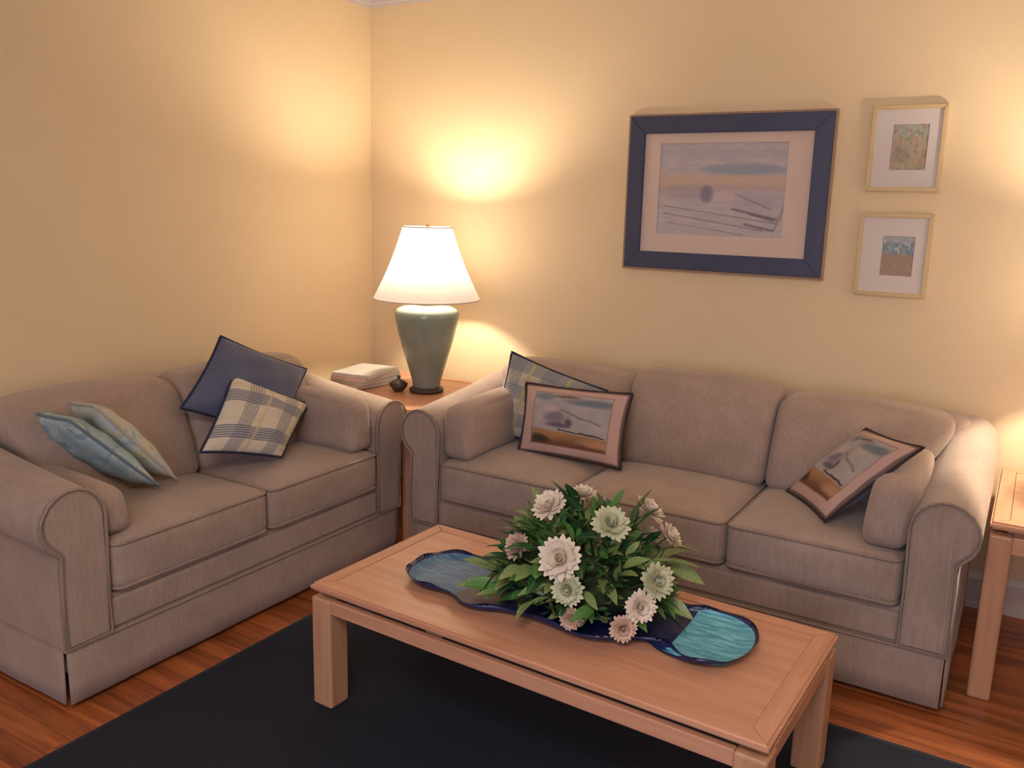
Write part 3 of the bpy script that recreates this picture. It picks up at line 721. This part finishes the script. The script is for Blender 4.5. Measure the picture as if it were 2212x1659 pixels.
def lvl(f, z):
    out = []
    for i, (x, y) in enumerate(dens):
        cx = 2.11 + (x-2.11)*f if abs(x-2.11) < 0.3 else (2.11+math.copysign(0.3, x-2.11)*f + (x-2.11-math.copysign(0.3, x-2.11))*(0.55+0.45*f))
        ym = -1.63; out.append((cx-2.11, (ym+(y-ym)*f)+1.63, z))
    return out
ring_top = [(x-2.11, y+1.63, 0.029+0.004*math.sin(i*0.75)) for i, (x, y) in enumerate(dens)]
levels = [lvl(0.80, 0.0), lvl(0.90, 0.006), lvl(0.965, 0.014), ring_top, lvl(0.975, 0.020), lvl(0.92, 0.012), lvl(0.82, 0.0075), lvl(0.62, 0.0065), lvl(0.40, 0.0065), lvl(0.18, 0.0065)]
N = len(dens)
allv = [v for L in levels for v in L]; faces = []
for a in range(len(levels)-1):
    for i in range(N):
        j = (i+1) % N; faces.append((a*N+i, a*N+j, (a+1)*N+j, (a+1)*N+i))
def cx(f): return sum(allv[k][0] for k in f)/len(f)+2.11
caps = [tuple(range(N))[::-1], tuple((len(levels)-1)*N+i for i in range(N))]
def sub(name, mat, sel, extra=()):
    fs = [f for f in faces if sel(f)] + list(extra); used = sorted({k for f in fs for k in f}); mp = {k: i for i, k in enumerate(used)}
    return mesh_obj(name, [allv[k] for k in used], [tuple(mp[k] for k in f) for f in fs], mat, dish, True)
inner = lambda f: min(f) >= 3*N
xl, xr = 1.815, 2.435
rim = lambda f: min(f) < 4*N
sub('navy_body', m_gnavy, lambda f: rim(f) or xl <= cx(f) <= xr, [caps[0]])
sub('end_lip', m_aq1, lambda f: not rim(f) and cx(f) > xr)
sub('end_lip', m_aq2, lambda f: not rim(f) and cx(f) < xl)
# flat inside faces of the two ends and the middle (simple inlaid sheets)
def inlay(name, mat, x0, x1):
    nx = max(6, int((x1-x0)/0.012)); vs = []; fs = []
    def yr(x):
        lo, hi = [], []
        for i in range(N):
            (ax, ay), (bx_, by) = dens[i], dens[(i+1) % N]
            if (ax-x)*(bx_-x) <= 0 and ax != bx_:
                y = ay+(by-ay)*(x-ax)/(bx_-ax); (lo if y < -1.63 else hi).append(y)
        return (min(lo) if lo else -1.64), (max(hi) if hi else -1.62)
    for s in (0, 1):
        for i in range(nx+1):
            x = x0+(x1-x0)*i/nx; lo, hi = yr(x)
            for j in range(9):
                e = 0.92*(2*j/8-1); y = -1.63 + e*((-1.63-lo) if e < 0 else (hi+1.63)); e = abs(e)
                vs.append((x-2.11, y+1.63, 0.0092+0.0062*(e/0.92)**6 - 0.002*s))
    m = (nx+1)*9
    for i in range(nx):
        for j in range(8):
            a = i*9+j; fs.append((a, a+9, a+10, a+1)); fs.append((m+a, m+a+1, m+a+10, m+a+9))
    return mesh_obj(name, vs, fs, mat, dish, True)
inlay('aqua_end', m_aq1, xr, 2.590); inlay('blue_end', m_aq2, 1.634, xl); inlay('navy_bed', m_gnavy, xl, xr)

# ------------------------------------------------------------------ flower arrangement
fa = thing('flower_arrangement', 'low centrepiece of white mums and green leaves on the blue platter', 'flowers', (2.13, -1.63, ZT+0.012))
O = Vector((2.13, -1.63, ZT+0.012))
m_petal = plain('cream_petals', (0.76, 0.66, 0.54), 0.7, 0.12, 20)
m_pale = plain('greenish_petals', (0.55, 0.56, 0.38), 0.7, 0.15, 20)
m_peach = plain('peach_petals', (0.62, 0.44, 0.33), 0.7, 0.15, 20)
m_eye = plain('flower_eye', (0.66, 0.58, 0.36), 0.8, 0.2, 60)
def leafmat(name, a, b):
    n = NT(name, 0.45); uv = n.sep(n.coord('UV')); f = n.noise(n.coord('Object'), 40, 3)
    rib = n.band(uv[0], 0.5, 0.05, 0.03); c = n.mix(n.smooth(f, 0.35, 0.65), a, b); c = n.mix(n.mul(rib, 0.4), c, (0.25, 0.33, 0.12)); n.color(c); return n.m
m_leafs = [leafmat('leaf_deep', (0.012, 0.055, 0.018), (0.03, 0.12, 0.035)), leafmat('leaf_mid', (0.04, 0.15, 0.035), (0.10, 0.27, 0.06)), leafmat('leaf_variegated', (0.10, 0.20, 0.06), (0.30, 0.34, 0.13))]
m_stem = plain('green_stem', (0.06, 0.12, 0.04), 0.7); m_foam = plain('moss_base', (0.03, 0.05, 0.02), 0.95, 0.4, 30, 0.8)
# mossy foam block
bm = bmesh.new(); bmesh.ops.create_icosphere(bm, subdivisions=4, radius=1.0)
for v in bm.verts:
    k = 1+0.10*math.sin(9*v.co.x+2)*math.sin(8*v.co.y)*math.cos(7*v.co.z)
    v.co = Vector((v.co.x*0.19*k, v.co.y*0.115*k, 0.075+v.co.z*0.075*k))
bm_obj('moss_base', bm, m_foam, fa, True)

def flower_mesh(R, mat, closed=1.0, seed=0):
    rnd = random.Random(seed); vs = []; fs = []
    for ring, (cnt, ln, tilt, w) in enumerate(((20, 1.0, 12, 0.13), (18, 0.86, 30, 0.13), (15, 0.68, 48, 0.12), (11, 0.48, 66, 0.10))):
        for i in range(cnt):
            a = 2*math.pi*(i+0.5*(ring % 2)+rnd.uniform(-.15, .15))/cnt; tl = math.radians(tilt*closed+rnd.uniform(-7, 7)); L = R*ln*rnd.uniform(0.9, 1.05); wd = R*w*1.15
            b = len(vs)
            for (f, ww) in ((0.08, 0.45), (0.45, 1.0), (0.80, 0.95), (1.0, 0.25)):
                cr = math.cos(tl*(0.7+0.5*f)); sr = math.sin(tl*(0.7+0.5*f)); r = L*f*cr; z = L*f*sr + R*0.02*ring
                for s in (-1, 1):
                    o = s*wd*ww
                    vs.append((r*math.cos(a)-o*math.sin(a), r*math.sin(a)+o*math.cos(a), z+abs(o)*0.3))
            for k in range(3): fs.append((b+2*k, b+2*k+2, b+2*k+3, b+2*k+1))
    me = bpy.data.meshes.new('flower'); me.from_pydata(vs, [], fs); me.materials.append(mat)
    for p in me.polygons: p.use_smooth = True
    return me
bmx = bmesh.new(); bmesh.ops.create_uvsphere(bmx, u_segments=12, v_segments=8, radius=1.0); me_eye = bpy.data.meshes.new('flower_center'); bmx.to_mesh(bmx and me_eye); bmx.free(); me_eye.materials.append(m_eye)
for p in me_eye.polygons: p.use_smooth = True
flow = [((2.061, -1.697, 0.705), .046, 0), ((2.119, -1.604, 0.727), .036, 0), ((2.154, -1.800, 0.607), .056, 0), ((2.246, -1.692, 0.691), .048, 1), ((2.297, -1.55, 0.698), .044, 0), ((2.361, -1.549, 0.638), .040, 0),
        ((2.383, -1.69, 0.562), .046, 1), ((2.365, -1.746, 0.507), .040, 0), ((2.335, -1.783, 0.452), .034, 2), ((2.19, -1.82, 0.536), .040, 1), ((1.985, -1.745, 0.585), .038, 2), ((2.20, -1.815, 0.455), .030, 2),
        ((2.10, -1.46, 0.64), .042, 0), ((1.95, -1.54, 0.62), .040, 0), ((2.27, -1.455, 0.58), .042, 0), ((1.90, -1.63, 0.52), .036, 1), ((2.02, -1.45, 0.52), .038, 0)]
fl_me = {}
for k, mt in enumerate((m_petal, m_pale, m_peach)):
    for sd in range(2): fl_me[k, sd] = flower_mesh(1.0, mt, 1.0 if k != 1 else 1.15, 5*k+sd)
fpos = []
for i, (p, R, k) in enumerate(flow):
    P = Vector(p)-O; d = Vector((P.x/0.09, P.y/0.044, (P.z-0.02)/0.096)).normalized()
    P = P - d*0.012
    o = bpy.data.objects.new('flower', fl_me[k, i % 2]); link(o, fa); o.location = P; R *= 1.15; o.scale = (R, R, R)
    d = (d + 0.35*(Vector((3.1, -3.6, 1.5))-O).normalized()).normalized()
    o.rotation_euler = d.to_track_quat('Z', 'Y').to_euler()
    if k: o['label'] = 'greenish white bloom' if k == 1 else 'small peach bloom'
    e = bpy.data.objects.new('flower_center', me_eye); link(e, o); e.scale = (0.12, 0.12, 0.09); e.location = (0, 0, 0.16)
    tube('stem', [P - d*0.004, P*0.7+Vector((0, 0, 0.0)), Vector((P.x*0.35, P.y*0.35, 0.07))], 0.0022, m_stem, fa, False, 5)
    fpos.append((P, R))

def leaf_mesh(mat, L=1.0, w=0.17, curl=0.25):
    vs = []; fs = []; uv = []
    prof = (0.05, 0.55, 0.9, 1.0, 0.85, 0.5, 0.04)
    for i, q in enumerate(prof):
        f = i/(len(prof)-1); z = -curl*f*f
        for s in (-1, 0, 1):
            vs.append((f*L, s*w*q, z+abs(s)*w*q*0.35)); uv.append((0.5+s*0.5, f))
    for i in range(len(prof)-1):
        for s in (0, 1): a = i*3+s; fs.append((a, a+3, a+4, a+1))
    me = bpy.data.meshes.new('leaf'); me.from_pydata(vs, [], fs); ul = me.uv_layers.new()
    for p in me.polygons:
        p.use_smooth = True
        for li in p.loop_indices: ul.data[li].uv = uv[me.loops[li].vertex_index]
    me.materials.append(mat); return me
lm = [leaf_mesh(m, 1.0, w, c) for m in m_leafs for (w, c) in ((0.20, 0.3), (0.15, 0.15))]
rnd = random.Random(21)
cnt = 0
def add_leaf(P, d, L, me):
    o = bpy.data.objects.new('leaf', me); link(o, fa); o.location = P
    q = d.to_track_quat('X', 'Z'); o.rotation_euler = (q.to_matrix() @ Matrix.Rotation(rnd.uniform(-0.7, 0.7), 3, 'X')).to_euler(); o.scale = (L, L, L)
while cnt < 285:
    a = rnd.uniform(0, 2*math.pi); h = rnd.uniform(0.0, 1.0)
    d = Vector((math.cos(a)*math.sqrt(1-h*h), math.sin(a)*math.sqrt(1-h*h), h*0.95+0.03))
    s = rnd.uniform(0.62, 0.93)
    P = Vector((d.x*0.275*s, d.y*0.195*s, 0.02+d.z*0.285*s))
    dd = (d + Vector((rnd.uniform(-.7, .7), rnd.uniform(-.7, .7), rnd.uniform(-.6, .5)))).normalized()
    L = rnd.uniform(0.062, 0.105)
    tip = P+dd*L
    if tip.z < 0.022 : continue
    if any((P+dd*L*k-q).length < R*0.85 and (P+dd*L*k).length > q.length*0.95 for q, R in fpos for k in (0, 0.5, 1)): continue
    add_leaf(P, dd, L, rnd.choice(lm)); cnt += 1
# small filler foliage between the large leaves: uncountable, one mesh
vs, fs, fmi = [], [], []
for i in range(620):
    a = rnd.uniform(0, 2*math.pi); h = rnd.uniform(0.0, 1.0); s_ = rnd.uniform(0.45, 0.86)
    d = Vector((math.cos(a)*math.sqrt(1-h*h), math.sin(a)*math.sqrt(1-h*h), h)); P = Vector((d.x*0.29*s_, d.y*0.205*s_, 0.02+d.z*0.29*s_))
    dd = (d + Vector((rnd.uniform(-1, 1), rnd.uniform(-1, 1), rnd.uniform(-.6, .8)))).normalized(); L = rnd.uniform(0.030, 0.062)
    if (P+dd*L).z < 0.02: continue
    if any(((P+dd*L)-q).length < R for q, R in fpos): continue
    sd_ = dd.cross(Vector((rnd.uniform(-1, 1), rnd.uniform(-1, 1), rnd.uniform(-1, 1)))).normalized()*L*0.17; up_ = dd.cross(sd_).normalized()*L*0.06
    b = len(vs); vs += [P, P+dd*L*0.35+sd_, P+dd*L*0.4-up_, P+dd*L*0.35-sd_, P+dd*L*0.72+sd_*0.8, P+dd*L*0.72-sd_*0.8, P+dd*L]
    for f in ((0, 1, 2), (0, 2, 3), (1, 4, 2), (2, 5, 3), (2, 4, 6), (2, 6, 5)): fs.append(tuple(b+k for k in f)); fmi.append(i % 3)
fo = mesh_obj('filler_foliage', vs, fs, m_leafs[0], fa, True, uvs=[(0.1, 0.5)]*len(vs), mats=m_leafs, fmat=fmi); fo['kind'] = 'stuff'
# longer sprays reaching out to the left, right and top, as in the photograph
for (p, d, L) in (((-0.20, -0.10, 0.08), (-0.8, -0.35, 0.35), 0.11), ((-0.19, -0.12, 0.05), (-0.9, -0.4, 0.10), 0.12), ((-0.17, -0.13, 0.10), (-0.8, -0.3, 0.5), 0.10), ((0.22, 0.02, 0.17), (0.9, 0.2, 0.15), 0.11), ((0.23, 0.05, 0.15), (0.9, 0.1, -0.1), 0.11),
                  ((0.21, 0.06, 0.19), (0.85, 0.3, 0.3), 0.10), ((0.13, 0.06, 0.26), (0.3, 0.1, 0.95), 0.10), ((0.15, 0.05, 0.25), (0.6, 0.0, 0.8), 0.09), ((-0.10, -0.05, 0.27), (-0.4, 0.1, 0.9), 0.07), ((-0.15, -0.15, 0.05), (-0.5, -0.8, 0.2), 0.09)):
    add_leaf(Vector(p), Vector(d).normalized(), L, rnd.choice(lm[2:]))
print('TOTAL OBJECTS', len(bpy.data.objects), 'leaves', cnt)
